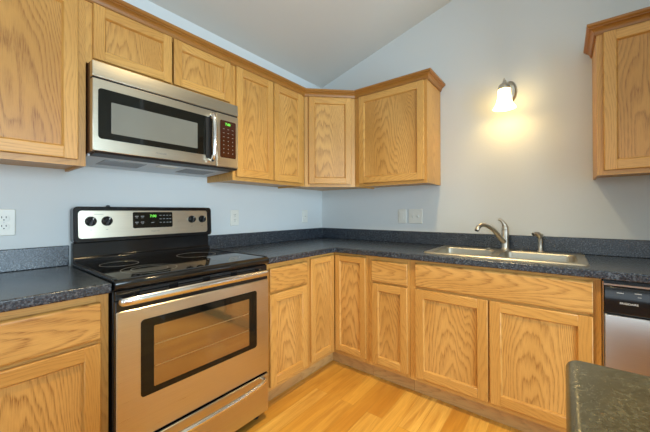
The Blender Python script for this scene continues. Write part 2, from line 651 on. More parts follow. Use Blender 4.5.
def make_door(root, fr, a0, a1, c0, c1, sw=0.057, name='door', pm=None):
    """frame-and-panel door; fr's b = 0 is the face of the cabinet"""
    t, ch, dp = T, 0.007, 0.0125
    mb = MB()
    e = 0.003
    out = lambda s: None
    # stiles, full height
    prof_l = [(a0, 0.0005), (a0, t - e), (a0 + e, t), (a0 + sw - ch, t), (a0 + sw, t - dp), (a0 + sw, 0.0005)]
    prof_r = [(a1, 0.0005), (a1 - sw, 0.0005), (a1 - sw, t - dp), (a1 - sw + ch, t), (a1 - e, t), (a1, t - e)]
    mb.prism(fr, 'c', prof_l, c0, c1)
    mb.prism(fr, 'c', prof_r, c0, c1)
    # rails between the stiles (cross-section b, c)
    mb.prism(fr, 'a', [(0.0005, c0), (t - e, c0), (t, c0 + e), (t, c0 + sw - ch), (t - dp, c0 + sw), (0.0005, c0 + sw)], a0 + sw - ch, a1 - sw + ch)
    mb.prism(fr, 'a', [(0.0005, c1), (0.0005, c1 - sw), (t - dp, c1 - sw), (t, c1 - sw + ch), (t, c1 - e), (t - e, c1)], a0 + sw - ch, a1 - sw + ch)
    d = obj(name, mb, OAK, root, bevel=0.0015, seg=1)
    mb = MB()
    mb.fbox(fr, a0 + sw - .004, a1 - sw + .004, 0.003, t - dp + 0.0005, c0 + sw - .004, c1 - sw + .004, uoff=random.uniform(-.07, .07))
    obj('door_panel', mb, pm or OAK_PANEL, d)
    return d


def make_drawer(root, fr, a0, a1, c0, c1, name='drawer_front'):
    mb = MB()
    O, A, B, C = fr
    t, e = T, 0.008
    mb.prism(fr, 'a', [(0.0005, c0), (t - .007, c0), (t, c0 + e), (t, c1 - e), (t - .007, c1), (0.0005, c1)], a0, a1, uoff=random.uniform(-.04, .04))
    return obj(name, mb, OAK_PANEL, root, bevel=0.004, seg=2)


def face_frame(root, fr, a0, a1, c0, c1, stiles=(.038, .038), rails=(.038, .038), mids=(), mullions=()):
    """frame of stiles and rails; front on b = 0"""
    mb = MB()
    t = 0.019
    mb.fbox(fr, a0, a0 + stiles[0], -t, 0, c0, c1)
    mb.fbox(fr, a1 - stiles[1], a1, -t, 0, c0, c1)
    mb.fbox(fr, a0 + stiles[0], a1 - stiles[1], -t, -.0003, c0, c0 + rails[0], 'a')
    mb.fbox(fr, a0 + stiles[0], a1 - stiles[1], -t, -.0003, c1 - rails[1], c1, 'a')
    for m0, m1 in mids:
        mb.fbox(fr, a0 + stiles[0], a1 - stiles[1], -t, -.0003, m0, m1, 'a')
    for m0, m1 in mullions:
        mb.fbox(fr, m0, m1, -t, -.0006, c0 + rails[0], c1 - rails[1])
    return obj('face_frame', mb, OAK, root)


def box_carcass(root, fr, a0, a1, c0, c1, depth, top=True, recess=0.012):
    """sides, back, recessed bottom; fr's b = 0 is the face, the frame is 19 mm"""
    mb = MB()
    s = .0125
    f = -.0193
    mb.fbox(fr, a0 + .0005, a0 + s, -depth, f, c0, c1)
    mb.fbox(fr, a1 - s, a1 - .0005, -depth, f, c0, c1)
    mb.fbox(fr, a0 + s, a1 - s, -depth, f, c0 + recess, c0 + recess + s, 'a')
    mb.fbox(fr, a0 + s, a1 - s, -depth, -depth + .006, c0 + recess + s, c1)
    if top:
        mb.fbox(fr, a0 + s, a1 - s, -depth + .006, f, c1 - s, c1, 'a')
    return obj('cabinet_box', mb, OAK, root)


ZU, ZT = 1.391, 2.165
DU = 0.3055
UD = DU - .002

# ---- wall cabinets on the left wall
r = thing('wall_cabinet', 'oak wall cabinet at the left edge, left of the microwave, with one large door', 'cabinet', (.15, -2.38, ZU))
fr = FA(DU)
box_carcass(r, fr, -2.69, -2.0768, ZU, ZT, UD)
face_frame(r, fr, -2.69, -2.0768, ZU, ZT, (.04, .04), (.045, .045))
make_door(r, fr, -2.662, -2.106, 1.417, 2.137, pm=OAK_BOLD_SHADED)

r = thing('wall_cabinet', 'short oak wall cabinet with two low doors directly above the microwave', 'cabinet', (.15, -1.69, 1.862))
box_carcass(r, fr, -2.0765, -1.3075, 1.862, ZT, UD)
face_frame(r, fr, -2.0765, -1.3075, 1.862, ZT, (.04, .04), (.035, .04))
make_door(r, fr, -2.053, -1.699, 1.886, 2.137, .052)
make_door(r, fr, -1.690, -1.331, 1.886, 2.137, .052)

r = thing('wall_cabinet', 'oak wall cabinet with two tall narrow doors, right of the microwave', 'cabinet', (.15, -.96, ZU))
box_carcass(r, fr, -1.306, -.6125, ZU, ZT, UD)
face_frame(r, fr, -1.306, -.6125, ZU, ZT, (.04, .04), (.045, .045), mullions=((-.985, -.935),))
make_door(r, fr, -1.285, -.9635, 1.415, 2.137)
make_door(r, fr, -.9565, -.650, 1.415, 2.137)

# ---- diagonal corner wall cabinet
r = thing('wall_cabinet', 'diagonal oak corner wall cabinet with a single narrow door', 'cabinet', (.25, -.25, ZU))
D = (X + Y).normalized()
fd = frame((DU, -.6105, 0), D)
Ld = (.6105 - DU) * math.sqrt(2)
mb = MB()
k = .0193 / math.sqrt(2)
mb.prism((V((0, 0, 0)), X, Y, Z), 'c', [(.002, -.002), (.002, -.6105), (DU - .002 - 2 * k + k, -.6105), (.6105 , -(DU - .002 - k)), (.6105, -.002)], ZU + .012, ZT)
obj('cabinet_box', mb, OAK, r)
face_frame(r, fd, .002, Ld - .002, ZU, ZT, (.046, .046), (.045, .045))
make_door(r, fd, .036, Ld - .036, 1.415, 2.137)

# ---- wall cabinet on the back wall, left of the sconce
r = thing('wall_cabinet', 'oak wall cabinet with one wide door between the corner cabinet and the lit wall lamp', 'cabinet', (.92, -.15, ZU))
fb = FB(-DU)
box_carcass(r, fb, .6125, 1.226, ZU, ZT, UD)
face_frame(r, fb, .6125, 1.226, ZU, ZT, (.045, .04), (.045, .045))
make_door(r, fb, .655, 1.206, 1.415, 2.137)

# ---- wall cabinet at the right edge
r = thing('wall_cabinet', 'oak wall cabinet at the upper right corner of the photo, right of the lamp', 'cabinet', (2.44, -.15, ZU - .018))
box_carcass(r, fb, 2.140, 2.748, ZU - .018, ZT - .018, UD)
face_frame(r, fb, 2.140, 2.748, ZU - .018, ZT - .018, (.045, .045), (.045, .045))
make_door(r, fb, 2.166, 2.722, 1.397, 2.122, pm=OAK_BOLD_SHADED)


# ---- crown mouldings
def crown(name, path, dz, label, loc):
    """swept moulding along the cabinet fronts; the room lies to the right of the path"""
    prof = [(0.0008, 2.140), (.0065, 2.140), (.0065, 2.147), (.009, 2.147), (.011, 2.156), (.017, 2.166), (.026, 2.173), (.030, 2.174),
            (.030, 2.179), (.036, 2.181), (.040, 2.186), (.040, 2.197), (0.0008, 2.197)]
    pts = [V((p[0], p[1], 0)) for p in path]
    mb = MB()
    rings = []
    dist = [0]
    for i in range(1, len(pts)):
        dist.append(dist[-1] + (pts[i] - pts[i - 1]).length)
    for i, p in enumerate(pts):
        nin = (pts[i] - pts[i - 1]).normalized().cross(Z) if i else None
        nout = (pts[i + 1] - pts[i]).normalized().cross(Z) if i < len(pts) - 1 else None
        if nin is None:
            m, sc = nout, 1
        elif nout is None:
            m, sc = nin, 1
        else:
            m = (nin + nout).normalized()
            sc = 1 / m.dot(nin)
        rings.append([p + m * (o * sc) + Z * (z + dz) for o, z in prof])
    R = mb.loops(rings, True, True)
    idx = {}
    for i, rg in enumerate(R):
        for j, v in enumerate(rg):
            idx[v] = (dist[i], j * .011)
    for f in mb.bm.faces:
        for lp in f.loops:
            d, q = idx[lp.vert]
            lp[mb.uv].uv = (q + .08, d)
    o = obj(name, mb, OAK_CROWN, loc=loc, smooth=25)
    return tag(o, label, 'moulding', kind='thing')


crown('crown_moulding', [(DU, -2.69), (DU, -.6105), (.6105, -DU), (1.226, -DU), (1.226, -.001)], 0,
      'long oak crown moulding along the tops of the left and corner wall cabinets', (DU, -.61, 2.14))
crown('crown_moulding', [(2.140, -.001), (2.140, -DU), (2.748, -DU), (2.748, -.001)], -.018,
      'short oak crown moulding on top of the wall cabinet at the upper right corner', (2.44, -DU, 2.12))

# ---- base cabinets
ZB0, ZB1, FX = .108, .874, .61
TOE = .547


def toe(root, fr, a0, a1):
    mb = MB()
    mb.fbox(fr, a0, a1, TOE - FX - .015, TOE - FX, .001, ZB0 - .0005 + .012, 'a')
    return obj('toe_kick', mb, OAK_TOE, root)


fa = FA(FX)
r = thing('base_cabinet', 'oak base cabinet left of the range, with a wide drawer over a door', 'cabinet', (.3, -2.38, 0))
box_carcass(r, fa, -2.69, -2.079, ZB0, ZB1, FX - .002)
face_frame(r, fa, -2.69, -2.079, ZB0, ZB1, (.04, .04), (.045, .04), mids=((.672, .71),))
make_drawer(r, fa, -2.662, -2.107, .702, .846)
make_door(r, fa, -2.662, -2.107, .137, .690)
toe(r, fa, -2.69, -2.079)

r = thing('base_cabinet', 'narrow oak base cabinet with drawer and door, right of the range', 'cabinet', (.3, -1.1, 0))
box_carcass(r, fa, -1.304, -.9165, ZB0, ZB1, FX - .002)
face_frame(r, fa, -1.304, -.9165, ZB0, ZB1, (.04, .03), (.045, .04), mids=((.672, .71),))
make_drawer(r, fa, -1.270, -.936, .698, .846)
make_door(r, fa, -1.270, -.936, .137, .688)
toe(r, fa, -1.304, -.9165)

r = thing('base_cabinet', 'oak corner base cabinet with two tall narrow doors meeting at an inside corner', 'cabinet', (.3, -.3, 0))
fbb = FB(-FX)
mb = MB()
i0 = FX - .0195
mb.cells([.002, i0, .9145], [-.9145, -i0, -.002], lambda i, j: not (i == 1 and j == 0), ZB0 + .012, ZB1)
obj('cabinet_box', mb, OAK, r)
mb = MB()
mb.fbox(fa, -.9145, -.886, -.019, 0, ZB0, ZB1); mb.fbox(fa, -.886, -.6105, -.019, -.0003, ZB0, ZB0 + .045, 'a'); mb.fbox(fa, -.886, -.6105, -.019, -.0003, .84, ZB1, 'a')
mb.fbox(fbb, .886, .9145, -.019, 0, ZB0, ZB1); mb.fbox(fbb, .6105, .886, -.019, -.0003, ZB0, ZB0 + .045, 'a'); mb.fbox(fbb, .6105, .886, -.019, -.0003, .84, ZB1, 'a')
obj('face_frame', mb, OAK, r)
make_door(r, fa, -.897, -.6305, .140, .858, .05)
make_door(r, fbb, .6305, .895, .140, .858, .05)
mb = MB()
mb.box(TOE - .015, TOE, -.9145, -TOE, .001, ZB0 + .011, 'y'); mb.box(TOE - .015, .9145, -TOE, -TOE + .015, .001, ZB0 + .011, 'x')
obj('toe_kick', mb, OAK_TOE, r)

r = thing('base_cabinet', 'narrow oak base cabinet with drawer and door, between corner cabinet and sink cabinet', 'cabinet', (1.07, -.3, 0))
box_carcass(r, fbb, .9165, 1.2185, ZB0, ZB1, FX - .002)
face_frame(r, fbb, .9165, 1.2185, ZB0, ZB1, (.04, .03), (.045, .04), mids=((.672, .71),))
make_drawer(r, fbb, .946, 1.205, .699, .846)
make_door(r, fbb, .946, 1.205, .137, .688, .055)
toe(r, fbb, .9165, 1.2185)

r = thing('sink_base_cabinet', 'wide oak cabinet under the sink with a long false drawer front and two doors', 'cabinet', (1.67, -.3, 0))
box_carcass(r, fbb, 1.2205, 2.131, ZB0, ZB1, FX - .002, top=False)
face_frame(r, fbb, 1.2205, 2.131, ZB0, ZB1, (.045, .04), (.045, .03), mids=((.68, .72),), mullions=((1.65, 1.69),))
make_drawer(r, fbb, 1.258, 2.102, .705, .858, 'false_drawer_front')
make_door(r, fbb, 1.256, 1.668, .138, .694, .06)
make_door(r, fbb, 1.676, 2.102, .138, .694, .06)
toe(r, fbb, 1.2205, 2.131)

# ------------------------------------------------------------------ countertops
CT0, CT1, CD = .876, .914, .6432
r = thing('countertop', 'dark speckled L-shaped countertop running from the range around the corner under the sink', 'countertop', (.32, -.32, CT0))
mb = MB()
xs = [.001, CD, 1.305, 1.662, 1.680, 2.066, 2.77]
ys = [-1.3055, -CD, -.505, -.155, -.001]
HOLE = {(2, 2), (4, 2), (3, 2)}
mb.cells(xs, ys, lambda i, j: (i == 0 or j >= 1) and (i, j) not in HOLE, CT0, CT1)
obj('worktop', mb, LAM, r, bevel=.006, seg=3)
mb = MB()
mb.cells([.001, .0205, 2.77], [-1.3055, -.0205, -.001], lambda i, j: i == 0 or j == 1, CT1 + .0003, 1.016)
obj('backsplash', mb, LAM, r, bevel=.003, seg=2)

r = thing('countertop', 'short dark speckled countertop left of the range', 'countertop', (.32, -2.38, CT0))
mb = MB(); mb.box(.001, CD, -2.70, -2.076, CT0, CT1, 'y'); obj('worktop', mb, LAM, r, bevel=.006, seg=3)
mb = MB(); mb.box(.001, .0205, -2.70, -2.076, CT1 + .0003, 1.016, 'y'); obj('backsplash', mb, LAM, r, bevel=.003)

# ------------------------------------------------------------------ range
YR0, YR1 = -2.0725, -1.3115
YC = (YR0 + YR1) / 2
r = thing('range', 'stainless steel electric range with black glass cooktop under the microwave', 'range', (.33, YC, 0))
mb = MB()
mb.box(.03, .628, YR0 + .002, YR1 - .002, .05, .895, 'y')
obj('oven_body', mb, BLACK, r, bevel=.003)
for yy in (YR0 + .06, YR1 - .05):
    for xx in (.09, .60):
        mb = MB(); mb.lathe([(.018, .001), (.02, .006), (.014, .012), (.011, .05)], V((xx, yy, 0)), n=16); obj('foot', mb, BLACKM, r)
# cooktop: glass plate with a rounded front lip
mb = MB()
prof = [(.062, .897), (.640, .880), (.655, .884), (.664, .893), (.667, .905), (.664, .916), (.654, .9225), (.640, .925), (.062, .925)]
mb.prism(FRY, 'b', prof, YR0, YR1)
ck = obj('cooktop', mb, GLASSBLK, r, bevel=.002, seg=2, smooth=50)
for ya, yb in ((YR0 - .0005, YR0 + .012), (YR1 - .012, YR1 + .0005)):
    mb = MB()
    mb.box(.075, .648, ya, yb, .9252, .9285, 'x')
    obj('side_trim', mb, BLACKM, ck, bevel=.001)


def ring(mb, cx, cy, r0, w=.0022, n=56, z=.9252):
    lo, hi = r0 - w / 2, r0 + w / 2
    P = [[V((cx + q * math.cos(2 * PI * k / n), cy + q * math.sin(2 * PI * k / n), zz)) for k in range(n)] for q, zz in ((lo, z), (lo, z + .0004), (hi, z + .0004), (hi, z), (lo, z))]
    mb.loops(P)


for cx, cy, rads in ((.500, -1.885, (.113, .074)), (.245, -1.925, (.082,)), (.245, -1.52, (.108,)), (.505, -1.50, (.085,))):
    mb = MB()
    for q in rads:
        ring(mb, cx, cy, q)
    obj('burner_ring', mb, RING, ck)
# backguard
mb = MB()
mb.prism(FRY, 'b', [(.004, .90), (.058, .90), (.058, .945), (.038, .952), (.034, 1.026), (.004, 1.026)], YR0 + .006, YR1 - .006)
obj('riser', mb, BLACK, r, bevel=.003)
tl = math.atan2(.008, .169)          # the panel leans back a little
PU = V((-math.sin(tl), 0, math.cos(tl)))
PN = Y.cross(PU)
pc = lambda y, z: V((.0742 - (z - 1.036) * math.tan(tl), y, z))
mb = MB()
plate(mb, pc(YC, 1.1205) - PN * .060, Y, PU, YR1 - YR0 - .004, .186, .020, .0598, .004)
bgd = obj('backguard', mb, BLACK, r)
mb = MB(); mb.lathe([(.010, 0), (.010, .006), (.006, .011)], V((.03, -1.912, 1.2115)), n=14); obj('vent_bump', mb, BLACKM, bgd)
mb = MB()
plate(mb, pc(-1.700, 1.1205), Y, PU, .704, .145, .016, .0035, .0012)
obj('control_panel', mb, STEEL, bgd)
pf = lambda y, z: pc(y, z) + PN * .0036
mb = MB(); plate(mb, pf(-1.694, 1.138), Y, PU, .222, .092, .008, .0022, .0008)
dsp = obj('display', mb, WINBLK, r)
pd = lambda y, z: pf(y, z) + PN * .0024
text_mesh('clock_digits', '7:00', .021, pd(-1.697, 1.160), Y, PU, LED, dsp, bold=.0003)
def mark(name, O, R_, U_, w, h, rad, m, parent, t=.0004):
    mb = MB()
    plate(mb, O, R_, U_, w, h, rad, t)
    return obj(name, mb, m, parent)


for y in (-1.785, -1.755):
    for z in (1.160, 1.126):
        mark('button_mark', pd(y, z), Y, PU, .018, .0035, .0012, PRINTM, dsp)
        mark('button_mark', pd(y, z - .009), Y, PU, .012, .0022, .0008, PRINTM, dsp)
for y in (-1.655, -1.635, -1.615, -1.597):
    for z in (1.164, 1.143, 1.122):
        mark('button_mark', pd(y, z), Y, PU, .012, .0028, .001, PRINTM, dsp)
mark('button_mark', pd(-1.70, 1.122), Y, PU, .016, .0028, .001, PRINTM, dsp)
text_mesh('maker_name', 'FRIGIDAIRE', .0095, pf(-1.684, 1.071), Y, PU, PRINTG, bgd)
for y in (-2.000, -1.929, -1.459, -1.387):
    rad = .0255 if y < -1.7 else .0235
    mb = MB()
    mb.lathe([(rad, 0), (rad, .004), (rad * .93, .006), (rad * .86, .018), (rad * .74, .021)], pf(y, 1.1365), PN, n=28)
    kb = obj('knob', mb, BLACK, r)
    a_ang = 0.35 if y < -1.9 else 0.15
    g = (PU * math.cos(a_ang) + Y * math.sin(a_ang))
    h = PN.cross(g)
    mb = MB()
    mb.prism((pf(y, 1.1365) + PN * .019, g, h, PN), 'c', [(-rad * .85, -.0055), (rad * .85, -.004), (rad * .85, .004), (-rad * .85, .0055)], 0, .011)
    obj('grip', mb, BLACKM, kb, bevel=.0015)
    mb = MB()
    plate(mb, pf(y, 1.1365) + PN * .0302 + g * rad * .55, h * -1, g, .003, rad * .5, .001, .0004)
    obj('pointer_mark', mb, PRINT, kb)
for y in (-2.000, -1.929, -1.459, -1.387):
    mark('knob_mark', pf(y, 1.092), Y, PU, .010, .0025, .001, PRINTG, bgd)
mark('knob_mark', pf(-1.965, 1.172), Y, PU, .040, .0022, .001, PRINTG, bgd)
# vent strip between the cooktop lip and the door
mb = MB(); mb.box(.628, .650, YR0 + .004, YR1 - .004, .842, .879, 'y')
vs = obj('vent_strip', mb, BLACK, r, bevel=.002)
for k in range(4):
    y0 = YR0 + .09 + k * .155
    for z in (.853, .866):
        mb = MB()
        mb.box(.6495, .6515, y0, y0 + .115, z, z + .0075, 'y')
        obj('vent_slot', mb, GASKET, vs)
# oven door
mb = MB(); mb.box(.630, .655, YR0 + .003, YR1 - .003, .270, .840, 'y')
dr = obj('oven_door', mb, BLACK, r, bevel=.003)
mb = MB()
RXD = V((.655, YC, 0))
plate(mb, V((.6552, YC, .5375)), Y, Z, .752, .525, .006, .0075, .003)
obj('steel_panel', mb, STEEL, dr)
mb = MB(); plate(mb, V((.6630, -1.692, .594)), Y, Z, .584, .312, .014, .0016, .0008)
obj('window_surround', mb, WINBLK, dr)
mb = MB(); plate(mb, V((.6648, -1.694, .590)), Y, Z, .482, .250, .004, .0010, .0004)
obj('oven_window', mb, OVENWIN, dr)
for zz in (.545, .635):
    mb = MB(); mb.box(.6656, .6662, -1.930, -1.458, zz, zz + .004, 'y'); obj('oven_rack', mb, RACK, dr)
mb = MB()
hp = [(.656, YR0 + .026, .838), (.676, YR0 + .018, .840), (.690, YR0 + .045, .842), (.697, YC - .15, .845), (.699, YC, .846), (.697, YC + .15, .845), (.690, YR1 - .055, .842), (.676, YR1 - .030, .840), (.656, YR1 - .036, .838)]
mb.tube(hp, [.013, .0155, .0165, .017, .017, .017, .0165, .0155, .013], n=16, sub=8, flat=.6, flat_dir=(0, 0, 1))
obj('door_handle', mb, BAR, dr)
# warming drawer
mb = MB(); mb.box(.630, .655, YR0 + .003, YR1 - .003, .048, .262, 'y')
dw = obj('drawer', mb, BLACK, r, bevel=.003)
mb = MB(); plate(mb, V((.6552, YC, .155)), Y, Z, .752, .210, .006, .0075, .003)
obj('steel_panel', mb, STEEL, dw)
mb = MB()
hp = [(.660, YR0 + .045, .247), (.684, YR0 + .040, .246), (.698, YR0 + .075, .242), (.706, YC - .15, .235), (.708, YC, .234), (.706, YC + .15, .235), (.698, YR1 - .080, .242), (.684, YR1 - .048, .246), (.660, YR1 - .052, .247)]
mb.tube(hp, [.010, .011, .012, .012, .012, .012, .012, .011, .010], n=16, sub=8, flat=.9, flat_dir=(0, 0, 1))
obj('drawer_handle', mb, BAR, dw)

# ------------------------------------------------------------------ microwave
M0, M1 = -2.0725, -1.3195
MZ0, MZ1 = 1.455, 1.853
r = thing('microwave', 'stainless steel over-the-range microwave with black window, mounted under the short cabinet', 'microwave', (.19, (M0 + M1) / 2, 1.40))
mb = MB(); mb.box(.003, .352, M0 + .002, M1 - .002, 1.4525, MZ1 + .005, 'y')
obj('microwave_body', mb, DARKSIDE, r, bevel=.002)
mb = MB()
prof = [(.006, 1.4522), (.006, 1.428), (.300, 1.4414), (.300, 1.4522)]
mb.prism(FRY, 'b', prof, M0 + .004, M1 - .004)
pan = obj('base_pan', mb, PAN_LIT, r, bevel=.002)
for y0, y1 in ((-1.99, -1.80), (-1.585, -1.40)):
    mb = MB()
    fu = (V((.300, 0, 1.4414)), V((-.329, 0, -.015)).normalized(), Y, V((.015, 0, -.329)).normalized())
    mb.prism(fu, 'b', [(.05, .0002), (.19, .0002), (.19, .0025), (.05, .0025)], y0, y1)
    for k in range(9):
        mb.prism(fu, 'b', [(.058 + k * .014, .0024), (.064 + k * .014, .0024), (.064 + k * .014, .004), (.058 + k * .014, .004)], y0 + .006, y1 - .006)
    obj('grease_filter', mb, FILTER, pan)
mb = MB(); mb.prism(fu, 'b', [(.03, .0002), (.09, .0002), (.09, .003), (.03, .003)], -1.74, -1.64); obj('lamp_cover', mb, WHITEP, pan)
mb = MB(); mb.prism(FRY, 'b', [(.3005, 1.4522), (.3005, 1.4412), (.374, 1.4465), (.380, 1.4545), (.353, 1.4545)], M0 + .012, M1 - .004); obj('lower_lip', mb, BLACKM, r)
mb = MB(); mb.prism(FRY, 'b', [(.353, 1.783), (.386, 1.783), (.386, 1.80), (.381, MZ1), (.353, MZ1)], M0, M1)
obj('vent_grille', mb, STEEL, r, bevel=.002)
mb = MB(); mb.box(.353, .378, M0 + .003, M1 - .003, 1.776, 1.7828, 'y'); obj('gap_strip', mb, GASKET, r)
YS = -1.4715
mb = MB(); mb.box(.353, .386, M0, YS - .001, MZ0, 1.7755, 'y')
md = obj('microwave_door', mb, STEEL, r, bevel=.003)
WY0, WY1 = -2.052, -1.500
mb = MB(); plate(mb, V((.3862, (WY0 + WY1) / 2, 1.623)), Y, Z, WY1 - WY0, .224, .014, .0016, .0008)
obj('window_surround', mb, WINBLK, md)
mb = MB(); plate(mb, V((.3880, -1.797, 1.611)), Y, Z, .412, .142, .004, .0008, .0003)
obj('window_screen', mb, MWWIN, md)
text_mesh('maker_name', 'FRIGIDAIRE', .0105, V((.3866, -1.785, 1.4815)), Y, Z, PRINTG, md)
mb = MB()
hy = -1.512
mb.tube([(.386, hy, 1.735), (.410, hy, 1.745), (.428, hy, 1.720), (.436, hy, 1.665), (.438, hy, 1.615), (.436, hy, 1.565), (.428, hy, 1.510), (.410, hy, 1.485), (.386, hy, 1.495)],
        [.010, .012, .0125, .013, .013, .013, .0125, .012, .010], n=16, sub=8, flat=.95, flat_dir=(0, 1, 0))
obj('door_handle', mb, BAR, md)
mb = MB(); plate(mb, V((.3862, hy - .012, 1.612)), Y, Z, .034, .236, .012, .004, .001); obj('handle_recess', mb, GASKET, md)
mb = MB(); mb.box(.353, .386, YS + .001, M1, MZ0, 1.7755, 'y')
cp = obj('control_panel', mb, STEEL, r, bevel=.003)
mb = MB(); plate(mb, V((.3862, -1.393, 1.625)), Y, Z, .110, .226, .010, .0016, .0008)
kp = obj('keypad', mb, KEYPAD, r)
text_mesh('clock_digits', '7:00', .021, V((.3882, -1.396, 1.716)), Y, Z, LED, kp, bold=.0004)
for i in range(3):
    for j in range(7):
        mark('key_mark', V((.3879, -1.424 + i * .031, 1.686 - j * .024)), Y, Z, .011 if j < 3 else .005, .0028 if j < 3 else .006, .001, PRINTG, kp)

# ------------------------------------------------------------------ dishwasher
r = thing('dishwasher', 'stainless steel dishwasher with black control panel at the right edge', 'dishwasher', (2.44, -.33, 0))
mb = MB(); mb.box(2.137, 2.741, -.600, -.03, .10, .868, 'x'); obj('dishwasher_body', mb, BLACKM, r)
mb = MB(); mb.box(2.1335, 2.1368, -.640, -.59, .10, .868, 'z'); obj('side_trim', mb, BAR, r)
mb = MB(); mb.box(2.137, 2.741, -.56, -.54, .002, .0995, 'x'); obj('toe_kick', mb, BLACKM, r)
mb = MB()
prof = [(-.6005, .130), (-.636, .130), (-.642, .14), (-.642, .715), (-.638, .724), (-.6005, .724)]
mb.prism((V((0, 0, 0)), Y, X, Z), 'b', prof, 2.139, 2.739)
obj('door', mb, STEEL_X, r, bevel=.004, smooth=50)
mb = MB()
prof = [(-.6005, .726), (-.636, .726), (-.646, .735), (-.646, .835), (-.640, .846), (-.6005, .846)]
mb.prism((V((0, 0, 0)), Y, X, Z), 'b', prof, 2.139, 2.739)
cp = obj('control_panel', mb, BLACK, r, bevel=.002)
text_mesh('maker_name', 'FRIGIDAIRE', .0115, V((2.217, -.6464, .7795)), X, Z, PRINT, cp)
for k in range(9):
    mark('button_mark', V((2.19 + k * .055, -.6462, .824 + .004 * (k % 2))), X, Z, .022, .0035, .001, PRINTM, cp)
    if k % 2:
        mark('button_mark', V((2.19 + k * .055 + .004, -.6462, .813)), X, Z, .012, .0025, .001, PRINTM, cp)
mb = MB(); mb.box(2.139, 2.739, -.630, -.6005, .850, .858, 'x'); obj('top_strip', mb, STEEL_X, r)

# ------------------------------------------------------------------ sink, faucet, sprayer
r = thing('sink', 'double-bowl stainless steel sink set into the dark countertop', 'sink', (1.685, -.32, CT1))
SX0, SX1, SY0, SY1 = 1.275, 2.098, -.540, -.062
BOWLS = (((1.318 + 1.650) / 2, 1.650 - 1.318), ((1.692 + 2.054) / 2, 2.054 - 1.692))
BY, BH = -.3325, .345
mb = MB()
bm = mb.bm
zt = .9215
oc = ((SX0 + SX1) / 2, (SY0 + SY1) / 2)
ow, oh = SX1 - SX0, SY1 - SY0
outer = [[V((oc[0] + p, oc[1] + q, z)) for p, q in rrect(ow - 2 * i, oh - 2 * i, .03 - i)] for i, z in ((0, CT1 + .0004), (.001, CT1 + .003), (.006, zt))]
ro = mb.loops(outer)
edges = set()
for ring_ in (ro[-1],):
    for i in range(len(ring_)):
        edges.add(bm.edges.get((ring_[i], ring_[(i + 1) % len(ring_)])))
bowl_top = []
for bx, bw in BOWLS:
    rr = [bm.verts.new((bx + p, BY + q, zt)) for p, q in rrect(bw, BH, .045, 6)]
    bowl_top.append(rr)
    for i in range(len(rr)):
        edges.add(bm.edges.new((rr[i], rr[(i + 1) % len(rr)])))
bmesh.ops.triangle_fill(bm, use_beauty=True, use_dissolve=False, edges=list(edges))
rim = obj('sink_rim', mb, SINK, r, smooth=40)
for (bx, bw), rr in zip(BOWLS, bowl_top):
    mb = MB()
    rings = []
    for ins, z, rad in ((0, zt - .0004, .045), (.003, zt - .003, .043), (.005, zt - .012, .042), (.014, zt - .155, .048), (.022, zt - .170, .052), (.045, zt - .178, .06)):
        rings.append([V((bx + p, BY + q, z)) for p, q in rrect(bw - 2 * ins, BH - 2 * ins, rad, 6)])
    mb.loops(rings, False, True)
    bo = obj('bowl', mb, SINK, r, smooth=40)
    mb = MB(); mb.lathe([(.042, 0), (.040, .003), (.030, .003), (.028, .0008), (.001, .0008)], V((bx, BY, zt - .1775)), n=24); obj('drain', mb, BAR, bo)
for xx in (1.585, 1.775):
    mb = MB(); mb.lathe([(.012, 0), (.012, .002), (.008, .005), (.001, .0055)], V((xx, -.100, zt)), n=16); obj('hole_cap', mb, NICKEL, r)

FXc, FYc = 1.685, -.105
r = thing('faucet', 'brushed nickel faucet with curved spout and lever behind the sink bowls', 'faucet', (FXc, FYc, zt))
mb = MB()
mb.lathe([(.030, .0005), (.030, .004), (.025, .008), (.0235, .012), (.0225, .06), (.0235, .10), (.0235, .128), (.0215, .133), (.0215, .136), (.0225, .139), (.021, .155), (.014, .170), (.001, .174)], V((FXc, FYc, zt)), n=26)
obj('faucet_body', mb, NICKEL, r)
mb = MB()
mb.tube([(FXc, FYc - .004, zt + .050), (FXc - .022, FYc - .035, zt + .078), (FXc - .052, FYc - .085, zt + .132), (FXc - .078, FYc - .128, zt + .160), (FXc - .104, FYc - .168, zt + .172), (FXc - .124, FYc - .200, zt + .160), (FXc - .131, FYc - .211, zt + .138)],
        [.018, .017, .0145, .013, .0125, .0128, .0135], n=16, sub=6)
sp = obj('spout', mb, NICKEL, r)
mb = MB(); mb.lathe([(.0115, 0), (.0115, .006), (.009, .0065)], V((FXc - .1325, FYc - .2135, zt + .138)), V((-.25, -.35, -1)), n=18); obj('aerator', mb, BLACKM, sp)
mb = MB()
mb.tube([(FXc, FYc, zt + .158), (FXc - .005, FYc - .004, zt + .172), (FXc - .015, FYc - .009, zt + .190), (FXc - .029, FYc - .014, zt + .203), (FXc - .040, FYc - .018, zt + .206)],
        [.0185, .0145, .0095, .0085, .0075], n=14, sub=6)
obj('lever', mb, NICKEL, r)

r = thing('side_sprayer', 'brushed nickel side sprayer standing right of the faucet', 'sprayer', (1.880, -.100, zt))
mb = MB()
mb.lathe([(.021, .0005), (.021, .004), (.016, .009), (.013, .014), (.0125, .05), (.0145, .075), (.015, .09)], V((1.880, -.100, zt)), n=20)
obj('sprayer_body', mb, NICKEL, r)
mb = MB()
mb.tube([(1.880, -.100, zt + .078), (1.878, -.103, zt + .100), (1.868, -.112, zt + .113), (1.854, -.124, zt + .116), (1.844, -.132, zt + .112)], [.014, .0165, .0155, .0125, .012], n=14)
obj('spray_head', mb, NICKEL, r)
mb = MB(); mb.tube([(1.884, -.096, zt + .104), (1.890, -.088, zt + .110), (1.892, -.086, zt + .098)], [.006, .006, .005], n=10); obj('trigger', mb, NICKEL, r)

